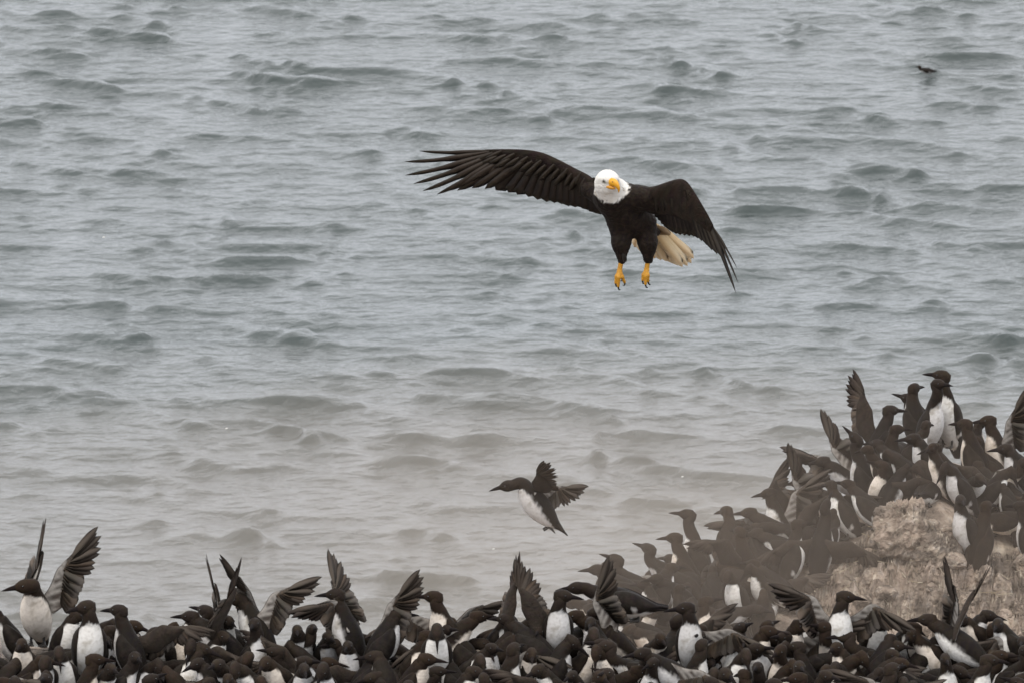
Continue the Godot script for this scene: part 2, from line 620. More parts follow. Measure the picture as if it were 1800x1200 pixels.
func build_rock():
	var cell := FastNoiseLite.new()
	cell.noise_type = FastNoiseLite.TYPE_CELLULAR
	cell.cellular_return_type = FastNoiseLite.RETURN_DISTANCE2_SUB
	cell.frequency = 1.0
	cell.seed = 9
	var rid := FastNoiseLite.new()
	rid.fractal_type = FastNoiseLite.FRACTAL_RIDGED
	rid.frequency = 1.0
	rid.fractal_octaves = 4
	rid.seed = 4
	var coarse := func(x, z):
		var m := rock_mask(x, z)
		return ground(x, z) - 0.06 * m
	tag(part("sea_stack_ground", grid_mesh(span(-8.5, 8.5, 200), span(-66.0, -38.0, 300), coarse), M.rock, self), "guano stained rock under the packed murres", "rock", "", "structure")
	var fine := func(x, z):
		var m := rock_mask(x, z)
		var wx: float = x + 0.10 * nz.get_noise_2d(x * 3.0, z * 3.0)
		var wz: float = z + 0.10 * nz.get_noise_2d(x * 3.0 + 50.0, z * 3.0)
		var e := 0.13 * rid.get_noise_2d(wx * 1.3 + 0.6 * wz, wz * 1.6) + 0.13 * (cell.get_noise_2d(wx * 3.2, wz * 4.0) + 0.6)
		var total: float = ground(x, z) + e
		var step_h := 0.085 + 0.03 * nz.get_noise_2d(x * 1.1, 7.0)
		var tilt: float = 0.16 * wx + 0.05 * nz.get_noise_2d(wx * 4.0, wz * 4.0)
		var q: float = (total + tilt) / step_h
		var led: float = (floorf(q) + sstep(0.30, 0.62, q - floorf(q))) * step_h - tilt
		total = lerpf(total, led, 0.8)
		var crack := cell.get_noise_2d(wx * 7.0 + 20.0, wz * 8.0 + 30.0)
		total -= 0.06 * sstep(-0.84, -0.99, crack)
		total += 0.03 * cell.get_noise_2d(wx * 15.0, wz * 17.0) + 0.016 * rid.get_noise_2d(x * 9.0, z * 9.0) + 0.005 * nz.get_noise_2d(x * 34.0, z * 34.0)
		return lerpf(ground(x, z) - 0.09, total, m)
	tag(part("rock_outcrop", grid_mesh(span(1.2, 3.6, 340), span(-60.2, -58.4, 260), fine), M.rock, self), "bare fractured tan rock face below the heap of murres", "rock", "", "structure")
	# the knob that stands up from the face, and loose stones set into it
	var knob := part("boulder", stone_mesh(3, 16, 0.11), M.rock, self)
	var kp := at(1586, 930, 60.75)
	knob.transform = Transform3D(Basis.from_euler(Vector3(0.2, 0.5, 0.1)).scaled_local(Vector3(0.18, 0.23, 0.17)), kp)
	tag(knob, "rough grey boulder crowning the bare rock face", "boulder")
	var knob2 := part("boulder", stone_mesh(8, 14, 0.11), M.rock, self)
	knob2.transform = Transform3D(Basis.from_euler(Vector3(0.1, 1.5, 0.3)).scaled_local(Vector3(0.15, 0.13, 0.14)), at(1646, 965, 60.72))
	tag(knob2, "lower sloping boulder leaning against the crowning boulder", "boulder")
	var kinds := []
	for k in 5:
		kinds.append(stone_mesh(20 + k, 8, 0.06))
	var r := RandomNumberGenerator.new()
	r.seed = 77
	var n := 0
	while n < 64:
		var x := r.randf_range(1.45, 3.1)
		var z := r.randf_range(-59.95, -59.0)
		if rock_mask(x, z) < 0.6:
			continue
		var s := 0.03 + 0.055 * pow(r.randf(), 2.0)
		var o := part("stone", kinds[n % 5], M.rock, self)
		o.transform = Transform3D(Basis.from_euler(Vector3(r.randf() * 6, r.randf() * 6, r.randf() * 6)).scaled_local(Vector3(s * 1.2, s * 0.8, s)), Vector3(x, fine.call(x, z) + s * 0.1, z))
		tag(o, "small angular tan stone lodged in the bare rock face", "stone", "stones lodged in the rock face")
		n += 1
	# dry stalks and nest litter on the face
	var v := PackedVector3Array()
	var c := PackedColorArray()
	var idx := PackedInt32Array()
	for k in 420:
		var x := r.randf_range(1.4, 3.2)
		var z := r.randf_range(-60.0, -58.9)
		if rock_mask(x, z) < 0.5:
			continue
		var p := Vector3(x, fine.call(x, z) + 0.006, z)
		var d := Vector3(r.randfn(), r.randfn() * 0.35, r.randfn() * 0.8).normalized() * r.randf_range(0.03, 0.11)
		var e := d.cross(Vector3(r.randfn(), r.randfn(), r.randfn())).normalized() * r.randf_range(0.0008, 0.0018)
		var f := d.cross(e).normalized() * 0.0014
		var cc := cmix(Color(0.32, 0.26, 0.17), Color(0.58, 0.52, 0.42), r.randf())
		var q := v.size()
		for s in [-0.5, 0.5]:
			var m: Vector3 = p + d * s
			v.append_array([m + e, m + f, m - e - f])
			c.append_array([cc, cc, cc])
		for j in 3:
			var a := q + j
			var b := q + (j + 1) % 3
			idx.append_array([a, a + 3, b, b, a + 3, b + 3])
	tag(part("dry_straw", mk(v, idx, c, PackedVector2Array(), 2), M.straw, self), "dry straw and plant litter strewn on the rock face", "straw", "", "stuff")

# ------------------------------------------------------------------ eagle
var eagle_at := Vector3.ZERO
func e(px: float, py: float, z: float) -> Vector3:
	return Vector3((px - 1100.0) / 345.0, (-(py - 370.0) / 345.0 + z * sp) / cp, z)

const BROWN := Color(0.0145, 0.0105, 0.0085)
const DARK := Color(0.011, 0.0085, 0.0075)
const MOTTLE := Color(0.034, 0.025, 0.0195)

# arm and coverts: an aerofoil laid between a leading and a trailing line
func wing_arm(lead: Array, trail: Array, thick: Array) -> ArrayMesh:
	var rings := []
	var cols := []
	var n := lead.size()
	for k in (n - 1) * 4 + 1:
		var i := mini(k / 4, n - 2)
		var t := (k - i * 4) / 4.0
		var g := func(a): return cat(a[maxi(i - 1, 0)], a[i], a[i + 1], a[mini(i + 2, n - 1)], t)
		var L: Vector3 = g.call(lead)
		var T: Vector3 = g.call(trail)
		var th: float = g.call(thick)
		var ch := T - L
		var al: Vector3 = (lead[i + 1] - lead[i]).normalized()
		var nn := ch.cross(al).normalized()
		var ring := PackedVector3Array()
		var cc := PackedColorArray()
		for j in 18:
			var f := TAU * j / 18.0
			var u := 0.5 - 0.5 * cos(f)
			var y := sin(f) * th * (1.25 - 0.9 * u) * 0.5
			var p := L + ch * u + nn * y
			ring.append(p)
			cc.append(cmix(BROWN, MOTTLE, 0.35 + 0.7 * nz.get_noise_3dv(p * 55.0)))
		rings.append(ring)
		cols.append(cc)
	return loft(rings, cols)

func build_eagle():
	eagle_at = at(1100, 370, 60)
	var root := thing("bald_eagle", eagle_at)
	tag(root, "bald eagle gliding on spread dark wings, white head, yellow feet dangling over the sea", "eagle")
	# body, neck, head and feathered thighs: one skin
	var B := [
		[e(1067, 319.5, .15), .051, e(1071, 322, .183), .044],
		[e(1071, 314.5, .18), .030, e(1075, 317, .205), .024],
		[e(1056, 315, .205), .011, e(1066, 316, .226), .010],
		[e(1067, 325, .15), .062, e(1072, 340, .09), .080],
		[e(1080, 334, .07), .060, e(1084, 345, .05), .075],
		[e(1076, 352, .06), .085, e(1106, 384, -.02), .100],
		[e(1106, 380, -.03), .095, e(1128, 396, -.14), .065],
		[e(1130, 396, -.14), .055, e(1152, 406, -.22), .030],
		[e(1066, 345, .02), .066, e(1036, 333, -.03), .045],
		[e(1106, 346, .05), .066, e(1136, 346, .10), .050],
		[e(1130, 352, .06), .060, e(1146, 362, .09), .035],
		[e(1089, 392, .0), .056, e(1092, 428, .03), .043],
		[e(1092, 428, .03), .043, e(1093, 458, .03), .021],
		[e(1136, 392, -.02), .056, e(1139, 428, .0), .044],
		[e(1139, 428, .0), .044, e(1140, 456, .0), .025],
	]
	var hc := e(1073, 320, .12)
	var eye_l := e(1061.5, 319, .222)
	var eye_r := e(1082, 319.5, .203)
	var tint := func(p: Vector3):
		var q := p - hc
		q.z *= 0.45 if q.z > 0.0 else 1.0
		var jag := 0.017 * nz.get_noise_3dv(p * 42.0) + 0.012 * nz.get_noise_3dv(Vector3(p.x * 110.0, p.y * 16.0, p.z * 70.0))
		var w := sstep(0.006, -0.006, q.length() - 0.105 + jag)
		var dark := cmix(BROWN, MOTTLE, 0.7 * nz.get_noise_3dv(p * 40.0) + 0.2)
		var white := cmix(Color(0.80, 0.78, 0.75), Color(0.74, 0.71, 0.66), 0.5 + nz.get_noise_3dv(p * 30.0))
		var d: float = minf(p.distance_to(eye_l + Vector3(0.003, -0.002, 0)), p.distance_to(eye_r))
		var lore := Geometry3D.get_closest_point_to_segment(p, eye_l, e(1070, 321.5, .235)).distance_to(p)
		white = cmix(Color(0.42, 0.37, 0.24), white, sstep(0.004, 0.013, lore))
		white = cmix(Color(0.09, 0.075, 0.05), white, sstep(0.010, 0.019, d))
		return cmix(dark, white, w)
	part("body", skin(B, 0.0068, 0.035, tint, 0.0035), M.eagle_plumage, root)
	# neck hackles: pointed white feathers over the dark breast
	var r := RandomNumberGenerator.new()
	r.seed = 5
	for k in 26:
		var a := lerpf(-2.75, -0.25, (k + 0.5) / 26.0)
		var rr := 29.0 + r.randf_range(-1.0, 1.0)
		var px := 1070.0 + cos(a) * rr
		var py := 324.0 - sin(a) * rr
		if py < 326:
			continue
		var z := 0.165 - 0.0009 * absf(px - 1066.0) - 0.0003 * (py - 330)
		var root_p := e(1070 + (px - 1070) * 0.55, 324 + (py - 324) * 0.62, z + 0.012)
		part("neck_feather", feather_mesh(root_p, e(px, py + r.randf_range(0, 5), z - 0.004), 0.019, Vector3(0.1, 0.1, 1), Color(0.72, 0.69, 0.64), Color(0.66, 0.62, 0.56), 0.0, 0.03, 0.35), M.tail_feather, root)
	# beak
	var yel := Color(0.74, 0.36, 0.018)
	var up := [e(1069, 321, .205), e(1075, 321.2, .236), e(1080.5, 323.5, .254), e(1084.5, 328.5, .264), e(1086.8, 334.5, .266), e(1087.0, 340, .262)]
	part("upper_beak", beak_mesh(up, [.019, .0205, .0195, .015, .009, .002], [.018, .017, .0145, .0105, .006, .0015], yel, Color(0.62, 0.27, 0.012)), M.beak, root)
	var low := [e(1063, 327.5, .200), e(1070, 329.5, .226), e(1076, 331.5, .242), e(1081, 333, .250)]
	part("lower_beak", beak_mesh(low, [.009, .010, .009, .003], [.014, .013, .010, .004], Color(0.66, 0.30, 0.02), Color(0.5, 0.22, 0.02)), M.beak, root)
	part("nostril", tube([e(1075.5, 321.0, .258), e(1077.2, 322.2, .264)], [.0026, .0022], Color(0.03, 0.02, 0.01)), M.beak, root)
	for q in [[eye_l, Vector3(-0.25, 0, 1)], [eye_r, Vector3(0.75, 0, 0.6)]]:
		var s := SphereMesh.new()
		s.radius = 0.0085
		s.height = 0.017
		var ey := part("eye", s, M.iris, root, Transform3D(Basis.IDENTITY, q[0]))
		var pu := SphereMesh.new()
		pu.radius = 0.0064
		pu.height = 0.0128
		part("pupil", pu, M.pupil, ey, Transform3D(Basis.IDENTITY, q[1].normalized() * 0.0046 + Vector3(0.001, 0, 0)))
	# the wing that reaches out over the open sea
	var w1 := part("wing", wing_arm(
		[e(1056, 330, .0), e(1036, 310, -.03), e(1012, 297, -.06), e(982, 281, -.09), e(954, 268.5, -.12), e(926, 263, -.15), e(890, 261.5, -.19), e(852, 262, -.22)],
		[e(1052, 356, -.02), e(1034, 350, -.06), e(1010, 340, -.10), e(980, 328, -.14), e(952, 316, -.17), e(925, 307, -.20), e(888, 294, -.22), e(852, 273, -.23)],
		[.06, .055, .05, .045, .042, .036, .024, .010]), M.eagle_plumage, root)
	tag(w1, "outstretched wing with splayed fingertip feathers")
	var nrm := Vector3(0.2, -0.25, 1)
	var P := [[862, 264, 736, 264, .030], [860, 266, 710, 283, .037], [861, 269, 711, 307, .041], [866, 271, 726, 322, .043], [871, 274, 742, 335, .044], [878, 276, 767, 341, .045], [886, 278, 786, 335, .044], [895, 280, 803, 334, .046], [904, 282, 829, 330, .050], [914, 284, 852, 331, .050]]
	for k in P.size():
		var q: Array = P[k]
		part("primary_feather", feather_mesh(e(q[0], q[1], -.215 + k * .004), e(q[2], q[3], -.30 + k * .008), q[4], nrm, Color(0.024, 0.017, 0.012), Color(0.009, 0.0075, 0.007), 0.40 if k < 7 else 0.1, 0.05 if k < 7 else 0.02, 0.68, Color(0.05, 0.036, 0.024)), M.eagle_feather, w1)
	var S := [[871, 333], [893, 337], [909, 341], [928, 345], [944, 350], [960, 354], [974, 356], [987, 358], [999, 362], [1011, 364], [1023, 365], [1033, 369], [1046, 374], [1056, 377]]
	for k in S.size():
		var t := k / 13.0
		part("secondary_feather", feather_mesh(e(lerpf(922, 1050, t), lerpf(286, 335, t), lerpf(-.175, -.03, t)), e(S[k][0], S[k][1], lerpf(-.27, -.08, t)), .078, nrm, Color(0.017, 0.0125, 0.010), Color(0.010, 0.008, 0.007), 0.0, 0.02, 0.86, Color(0.03, 0.022, 0.016)), M.eagle_feather, w1)
	for k in 24:
		var t := k / 23.0
		var a := e(lerpf(866, 1044, t), 268 + 50 * pow(t, 1.3) + 6 * sin(k * 2.1), lerpf(-.200, -.02, t) + .012)
		part("covert_feather", feather_mesh(a, a + e(1100 - lerpf(34, 8, t), 370 + lerpf(14, 26, t), -.03), .034, nrm, Color(0.026, 0.019, 0.014), Color(0.014, 0.011, 0.009), 0.0, 0.06, 0.4, Color(0.03, 0.022, 0.016)), M.eagle_feather, w1)
	# the wing that bends down at the wrist
	var w2 := part("wing", wing_arm(
		[e(1104, 334, .03), e(1128, 331, .08), e(1150, 328, .13), e(1172, 321, .18), e(1191, 316, .22), e(1204, 319, .25), e(1216, 334, .27), e(1229, 355, .29), e(1242, 377, .30), e(1252, 396, .31)],
		[e(1118, 366, .03), e(1138, 374, .06), e(1154, 378, .09), e(1168, 378, .12), e(1180, 380, .15), e(1191, 383, .18), e(1202, 388, .21), e(1215, 394, .24), e(1232, 404, .27), e(1247, 413, .29)],
		[.07, .06, .055, .05, .046, .042, .036, .03, .022, .012]), M.eagle_plumage, root)
	tag(w2, "drooping wing bent sharply at the wrist")
	var nr2 := Vector3(-0.3, -0.1, 1)
	var S2 := [[1162, 386], [1167, 392], [1172, 399], [1177, 405], [1182, 409], [1188, 412], [1195, 414], [1203, 415], [1211, 416], [1219, 417], [1226, 420]]
	for k in S2.size():
		var t := k / 10.0
		part("secondary_feather", feather_mesh(e(lerpf(1150, 1204, t), lerpf(345, 338, t), lerpf(.10, .24, t)), e(S2[k][0], S2[k][1], lerpf(.04, .20, t)), .07, nr2, Color(0.017, 0.0125, 0.010), Color(0.010, 0.008, 0.007), 0.0, 0.02, 0.86, Color(0.03, 0.022, 0.016)), M.eagle_feather, w2)
	var P2 := [[1206, 336, 1232, 425, .05], [1211, 342, 1241, 432, .048], [1216, 348, 1250, 441, .046], [1221, 355, 1259, 448, .044], [1227, 363, 1268, 454, .040], [1232, 371, 1277, 474, .034], [1238, 379, 1288, 507, .028], [1243, 387, 1292.5, 518, .024], [1248, 394, 1296, 499, .018], [1250, 398, 1294, 473, .014]]
	for k in P2.size():
		var q: Array = P2[k]
		part("primary_feather", feather_mesh(e(q[0], q[1], .27 + k * .003), e(q[2], q[3], .27 + k * .014), q[4], nr2, Color(0.020, 0.015, 0.011), Color(0.010, 0.008, 0.0075), 0.35 if k > 4 else 0.0, -0.03, 0.5 if k > 4 else 0.8, Color(0.04, 0.03, 0.022)), M.eagle_feather, w2)
	for k in 18:
		var t := k / 17.0
		var a := e(lerpf(1146, 1240, t), 340 + 42 * pow(t, 2.0) + 5 * sin(k * 2.3), lerpf(.125, .30, t) + .01)
		part("covert_feather", feather_mesh(a, a + e(1100 + lerpf(2, 12, t), 370 + lerpf(30, 26, t), -.03), .034, nr2, Color(0.017, 0.0125, 0.0095), Color(0.012, 0.0095, 0.008), 0.0, 0.03, 0.4, Color(0.019, 0.014, 0.011)), M.eagle_feather, w2)
	# tail
	var T := [[1116, 433], [1126, 441], [1140, 449], [1152, 454], [1163, 457], [1173, 459], [1183, 462], [1193, 466], [1202, 469], [1211, 467], [1218, 462], [1222, 454]]
	for k in T.size():
		var t := k / 11.0
		part("tail_feather", feather_mesh(e(lerpf(1128, 1150, t), 396 + 2 * sin(k), -.20 - .002 * k), e(T[k][0], T[k][1], -.34 + .02 * sin(k * 1.7)), .052, Vector3(-0.2, 0.15, 1), Color(0.70, 0.54, 0.33), Color(0.90, 0.82, 0.64), 0.0, 0.02, 0.8, Color(0.58, 0.40, 0.20)), M.tail_feather, root)
	for k in 8:
		var t := k / 7.0
		part("tail_covert_feather", feather_mesh(e(lerpf(1140, 1156, t), 398, -.19), e(lerpf(1150, 1182, t), 428 - 2 * k, -.27), .034, Vector3(-0.2, 0.15, 1), Color(0.22, 0.15, 0.09), Color(0.56, 0.42, 0.25), 0.0, 0.03, 0.5), M.tail_feather, root)
	# loose feathers at the ends of the thighs
	for q in [[1093, 446, .03, 1.0], [1141, 444, .0, 1.0]]:
		for k in 16:
			var dx := r.randf_range(-4, 10)
			var a := e(q[0] + dx * 0.6, q[1] + r.randf_range(-22, 2), q[2] + r.randf_range(-.01, .035))
			part("thigh_feather", feather_mesh(a, a + e(1100 + dx * 0.35, 370 + r.randf_range(11, 19), -.005), .015, Vector3(0.1, 0, 1), Color(0.022, 0.016, 0.012), Color(0.03, 0.02, 0.013), 0.0, 0.04, 0.35), M.eagle_feather, root)
	# feet
	var foot_tint := func(p: Vector3): return cmix(Color(0.60, 0.30, 0.015), Color(0.40, 0.17, 0.01), 0.5 + nz.get_noise_3dv(p * 90.0))
	var claws := [
		[e(1093, 455, .03), e(1089.5, 475, .035), [[e(1084, 486, .05), e(1082.5, 497, .05)], [e(1088, 488, .06), e(1087, 503, .055)], [e(1094, 487, .05), e(1098, 496, .04)], [e(1091, 482, .02), e(1094, 489, .0)]]],
		[e(1140, 454, .0), e(1137, 474, .005), [[e(1131.5, 483, .02), e(1130, 492, .02)], [e(1135.5, 486, .03), e(1135, 499, .028)], [e(1139, 484, .02), e(1139.5, 494, .015)], [e(1137, 480, -.015), e(1138, 488, -.03)]]],
	]
	for q in claws:
		var bones := [[q[0], .013, q[1], .012]]
		for toe in q[2]:
			bones.append([q[1], .010, toe[0], .0092])
			bones.append([toe[0], .0092, toe[1], .0075])
		var ft := part("foot", skin(bones, 0.0028, 0.006, foot_tint), M.scaly_yellow, root)
		for toe in q[2]:
			var d: Vector3 = (toe[1] - toe[0]).normalized()
			var side := Vector3(0.45 if toe[1].x < q[1].x + 0.012 else -0.45, -0.3, -0.6)
			var p0: Vector3 = toe[1] - d * 0.003
			part("talon", tube([p0, p0 + d * 0.012 + side * 0.003, p0 + d * 0.02 + side * 0.012, p0 + d * 0.02 + side * 0.023, p0 + d * 0.014 + side * 0.031], [.0052, .0048, .004, .0026, .0006], Color.WHITE), M.talon, ft)

func beak_mesh(pts: Array, hh: Array, ww: Array, c0: Color, c1: Color) -> ArrayMesh:
	var rings := []
	var cols := []
	var n := pts.size()
	for k in (n - 1) * 4 + 1:
		var i := mini(k / 4, n - 2)
		var t := (k - i * 4) / 4.0
		var g := func(a): return cat(a[maxi(i - 1, 0)], a[i], a[i + 1], a[mini(i + 2, n - 1)], t)
		var p: Vector3 = g.call(pts)
		var ahead: Vector3 = cat(pts[maxi(i - 1, 0)], pts[i], pts[i + 1], pts[mini(i + 2, n - 1)], t + 0.05)
		var d: Vector3 = (ahead - p).normalized()
		var lat := Vector3(0.8, 0.0, -0.6)
		lat = (lat - d * d.dot(lat)).normalized()
		var u := lat.cross(d).normalized()
		var ring := PackedVector3Array()
		var cc := PackedColorArray()
		for j in 14:
			var f := TAU * j / 14.0
			ring.append(p + u * cos(f) * maxf(g.call(hh), .0008) + lat * sin(f) * maxf(g.call(ww), .0008))
			cc.append(cmix(c0, c1, float(k) / ((n - 1) * 4) - 0.2))
		rings.append(ring)
		cols.append(cc)
	return loft(rings, cols)

# ------------------------------------------------------------------ murres
# body stations in the body's own frame: along the back (tail to neck), towards the belly, half height, half width
const BODY := [[-.085, -.010, .003, .016], [-.055, -.008, .008, .026], [-.02, -.004, .018, .032], [.01, .002, .032, .040], [.04, .006, .046, .049], [.08, .009, .059, .057], [.12, .011, .066, .062], [.16, .011, .067, .062], [.20, .007, .060, .056], [.235, .001, .047, .046], [.262, -.004, .037, .037]]
const HEAD := [[0.0, .0275, .0250], [.022, .0300, .0255], [.042, .0262, .0215], [.057, .0175, .0140], [.068, .0112, .0080], [.088, .0085, .0055], [.110, .0045, .0030], [.124, .0008, .0006]]
const SHAPES := {
	"upright": [68, 86, .075, -6, 0, "upright with level bill"],
	"upright_glance": [66, 84, .070, -4, 65, "upright with head turned"],
	"upright_aside": [66, 84, .070, -4, -65, "upright and glancing aside"],
	"bowed": [58, 50, .060, -58, 0, "bowing its dark head"],
	"bowed_aside": [56, 52, .060, -42, 45, "bowing with bill turned aside"],
	"hunched": [60, 72, .030, -4, 0, "hunched neckless"],
	"hunched_aside": [60, 72, .032, -8, -50, "hunched and looking aside"],
	"crouched": [34, 48, .050, -4, 0, "crouching low"],
	"crouched_alert": [34, 80, .075, 12, 25, "crouching with raised head"],
	"prone": [14, 20, .065, -6, 0, "lying low, neck stretched"],
	"prone_aside": [16, 30, .055, -4, 50, "lying low with head turned"],
	"tall": [72, 88, .112, 4, 0, "stretching its neck tall"],
	"tall_glance": [72, 88, .105, 2, 75, "stretching tall with head turned"],
	"skyward": [70, 88, .095, 42, 0, "pointing its bill skyward"],
	"rearing": [52, 38, .065, -6, 62, "rearing up"],
	"flying": [51, 2, .060, -14, 0, ""],
	"swimming": [8, 72, .055, -2, 0, ""],
}
const COCOA := Color(0.029, 0.0215, 0.0165)
const SLATE := Color(0.0190, 0.0153, 0.0131)
const SNOW := Color(0.84, 0.825, 0.80)
var shapes := {}
var protos := {}
var wings := {}
var foot: ArrayMesh
var fold := {}
var eye_mesh: SphereMesh
var feathers := []

func body_section(a: float) -> Array:
	for k in BODY.size() - 1:
		if a <= BODY[k + 1][0] or k == BODY.size() - 2:
			var t: float = clampf((a - BODY[k][0]) / (BODY[k + 1][0] - BODY[k][0]), 0.0, 1.0)
			var o := []
			for j in 4:
				o.append(cat(BODY[maxi(k - 1, 0)][j], BODY[k][j], BODY[k + 1][j], BODY[mini(k + 2, BODY.size() - 1)][j], t))
			return o
	return BODY[0]

func white_angle(a: float) -> float:
	var w := 0.0
	var tab := [[-.03, 0.0], [-.012, 40.0], [.01, 66.0], [.05, 82.0], [.12, 92.0], [.17, 92.0], [.205, 90.0], [.235, 82.0], [.255, 66.0], [.270, 40.0], [.285, 8.0], [.292, -10.0]]
	if a <= -.03 or a >= .292:
		return -20.0
	for k in tab.size() - 1:
		if a <= tab[k + 1][0]:
			w = lerpf(tab[k][1], tab[k + 1][1], (a - tab[k][0]) / (tab[k + 1][0] - tab[k][0]))
			break
	return w

# skin of a murre in one posture; also where its head, hips and shoulders are
func murre_shape(key: String) -> Dictionary:
	if shapes.has(key):
		return shapes[key]
	var s: Array = SHAPES[key]
	var tilt := deg_to_rad(s[0])
	var nl := deg_to_rad(s[1])
	var hp := deg_to_rad(s[3])
	var hy := deg_to_rad(s[4])
	var u := Vector3(cos(tilt), sin(tilt), 0)
	var w := Vector3(sin(tilt), -cos(tilt), 0)
	var leg := lerpf(0.012, 0.036, clampf((s[0] - 10.0) / 50.0, 0, 1))
	var hip := Vector3(0, leg, 0) - (u * 0.05 + w * 0.05)
	if s[0] < 30:
		hip = Vector3(-0.06, 0.062, 0)
	var st := []           # [centre, half height, half width, side vector, a]
	for b in BODY:
		st.append([hip + u * b[0] + w * b[1], b[2], b[3], Vector3(0, 0, 1), b[0]])
	var n0 := hip + u * 0.262 + w * -0.004
	var hd := Vector3(cos(hp) * cos(hy), sin(hp), sin(hy) * cos(hp))
	var hs := hd.cross(Vector3.UP).normalized()
	var nlen: float = s[2]
	var h0 := n0 + Vector3(cos(nl), sin(nl), 0) * nlen
	var c1 := n0 + u * nlen * 0.5
	var c2 := h0 - (hd * 0.5 + Vector3(0, -0.5, 0) * (1.0 if s[1] > 40 else 0.0) + Vector3(0.5, 0, 0) * (0.0 if s[1] > 40 else 1.0)).normalized() * nlen * 0.4
	c2 = h0 + (c2 - h0) * (-1.0 if (c2 - h0).dot(n0 - h0) < 0 else 1.0)
	for k in [0.35, 0.7]:
		var p: Vector3 = n0.bezier_interpolate(c1, c2, h0, k)
		st.append([p, lerpf(.033, .0275, k), lerpf(.033, .0255, k), Vector3(0, 0, 1).slerp(hs, k * 0.8) if hs.dot(Vector3(0, 0, 1)) > -0.9 else hs, 0.262 + 0.1 * k])
	for q in HEAD:
		var droop := Vector3(0, 1, 0) * (0.004 * sin(clampf(q[0] / 0.124, 0, 1) * PI))
		st.append([h0 + hd * q[0] + droop, q[1], q[2], hs, 0.4 + q[0]])
	var rings := []
	var cols := []
	var n := st.size()
	var sides := 30
	for k in (n - 1) * 4 + 1:
		var i := mini(k / 4, n - 2)
		var t := (k - i * 4) / 4.0
		var v := []
		for j in 5:
			v.append(cat(st[maxi(i - 1, 0)][j], st[i][j], st[i + 1][j], st[mini(i + 2, n - 1)][j], t))
		var t2 := t + 0.03
		var ahead = cat(st[maxi(i - 1, 0)][0], st[i][0], st[i + 1][0], st[mini(i + 2, n - 1)][0], t2)
		var tan_: Vector3 = (ahead - v[0]).normalized()
		var lat: Vector3 = (v[3] - tan_ * tan_.dot(v[3])).normalized()
		var ven := tan_.cross(lat)
		var ring := PackedVector3Array()
		var cc := PackedColorArray()
		var wa := white_angle(v[4])
		for j in sides:
			var f := TAU * j / sides
			var p: Vector3 = v[0] + ven * cos(f) * maxf(v[1], .0006) + lat * sin(f) * maxf(v[2], .0005)
			ring.append(p)
			var ang := absf(rad_to_deg(wrapf(f, -PI, PI)))
			var m := sstep(8.0, -8.0, ang - wa - 9.0 * nz.get_noise_3dv(p * 38.0))
			var dark := cmix(SLATE, COCOA, (v[4] - 0.24) / 0.06)
			dark = cmix(dark, dark * 1.7, 0.5 * nz.get_noise_3dv(p * 26.0) + 0.1)
			if v[4] > 0.466:
				dark = Color(0.016, 0.015, 0.014)
			var white := cmix(SNOW, Color(0.55, 0.52, 0.47), sstep(0.1, 0.5, nz.get_noise_3dv(p * 17.0 + Vector3(3, 0, 0))))
			cc.append(cmix(dark, white, m))
		rings.append(ring)
		cols.append(cc)
	var d := {"mesh": loft(rings, cols), "head": h0 + hd * 0.022, "hd": hd, "hs": hs, "h0": h0, "tilt": tilt, "hip": hip, "u": u, "w": w}
	shapes[key] = d
	return d

# folded wing laid along the flank, in the body's own frame
func folded_wing(side: float) -> ArrayMesh:
	if fold.has(side):
		return fold[side]
	var rings := []
	var cols := []
	for k in 25:
		var t := k / 24.0
		var a := lerpf(.238, -.075, t)
		var b := body_section(maxf(a, -.05))
		var lo := lerpf(70.0, 60.0, sstep(0.0, 0.35, t)) + 72.0 * sstep(0.55, 1.0, t)
		var hi := lerpf(118.0, 158.0, sstep(0.0, 0.4, t)) + 6.0 * t
		if t < 0.06:
			lo += 14.0 * (1.0 - t / 0.06)
			hi -= 12.0 * (1.0 - t / 0.06)
		var ring := PackedVector3Array()
		var cc := PackedColorArray()
		var m := 9
		for j in 2 * m:
			var top := j < m
			var q := (j if top else 2 * m - 1 - j) / float(m - 1)
			var f := deg_to_rad(lerpf(lo, hi, q))
			var bulge := 0.012 * pow(sin(clampf(q * 0.94 + 0.03, 0, 1) * PI), 0.5) * (1.0 - 0.55 * t) * sstep(-0.03, 0.12, t)
			var out := (0.0015 + bulge) if top else -0.006
			var rh: float = maxf(b[2], .016) + out
			var rw: float = maxf(b[3], .014) + out
			var p := Vector3(a, -b[1] - cos(f) * rh, side * sin(f) * rw)
			ring.append(p)
			var c := cmix(SLATE, Color(0.036, 0.029, 0.024), 0.4 + 0.9 * nz.get_noise_3dv(p * 30.0) + 0.25 * sin(q * 40.0))
			if top and q < 0.34 and absf(a - 0.062 - 0.05 * q) < 0.007:
				c = Color(0.6, 0.58, 0.55)
			if t > 0.75:
				c = Color(0.020, 0.0175, 0.016)
			cc.append(c)
		rings.append(ring)
		cols.append(cc)
	fold[side] = loft(rings, cols)
	return fold[side]

func foot_shape() -> ArrayMesh:
	if foot == null:
		foot = skin([[Vector3(-.004, .036, 0), .006, Vector3(0, .006, 0), .0052], [Vector3(0, .006, 0), .0052, Vector3(.044, .0035, 0), .003], [Vector3(0, .006, 0), .0052, Vector3(.036, .0035, .017), .003], [Vector3(0, .006, 0), .0052, Vector3(.036, .0035, -.017), .003], [Vector3(.006, .004, 0), .003, Vector3(.032, .0028, .008), .003], [Vector3(.006, .004, 0), .003, Vector3(.032, .0028, -.008), .003]], 0.0032, 0.007, func(_p): return Color.WHITE)
	return foot

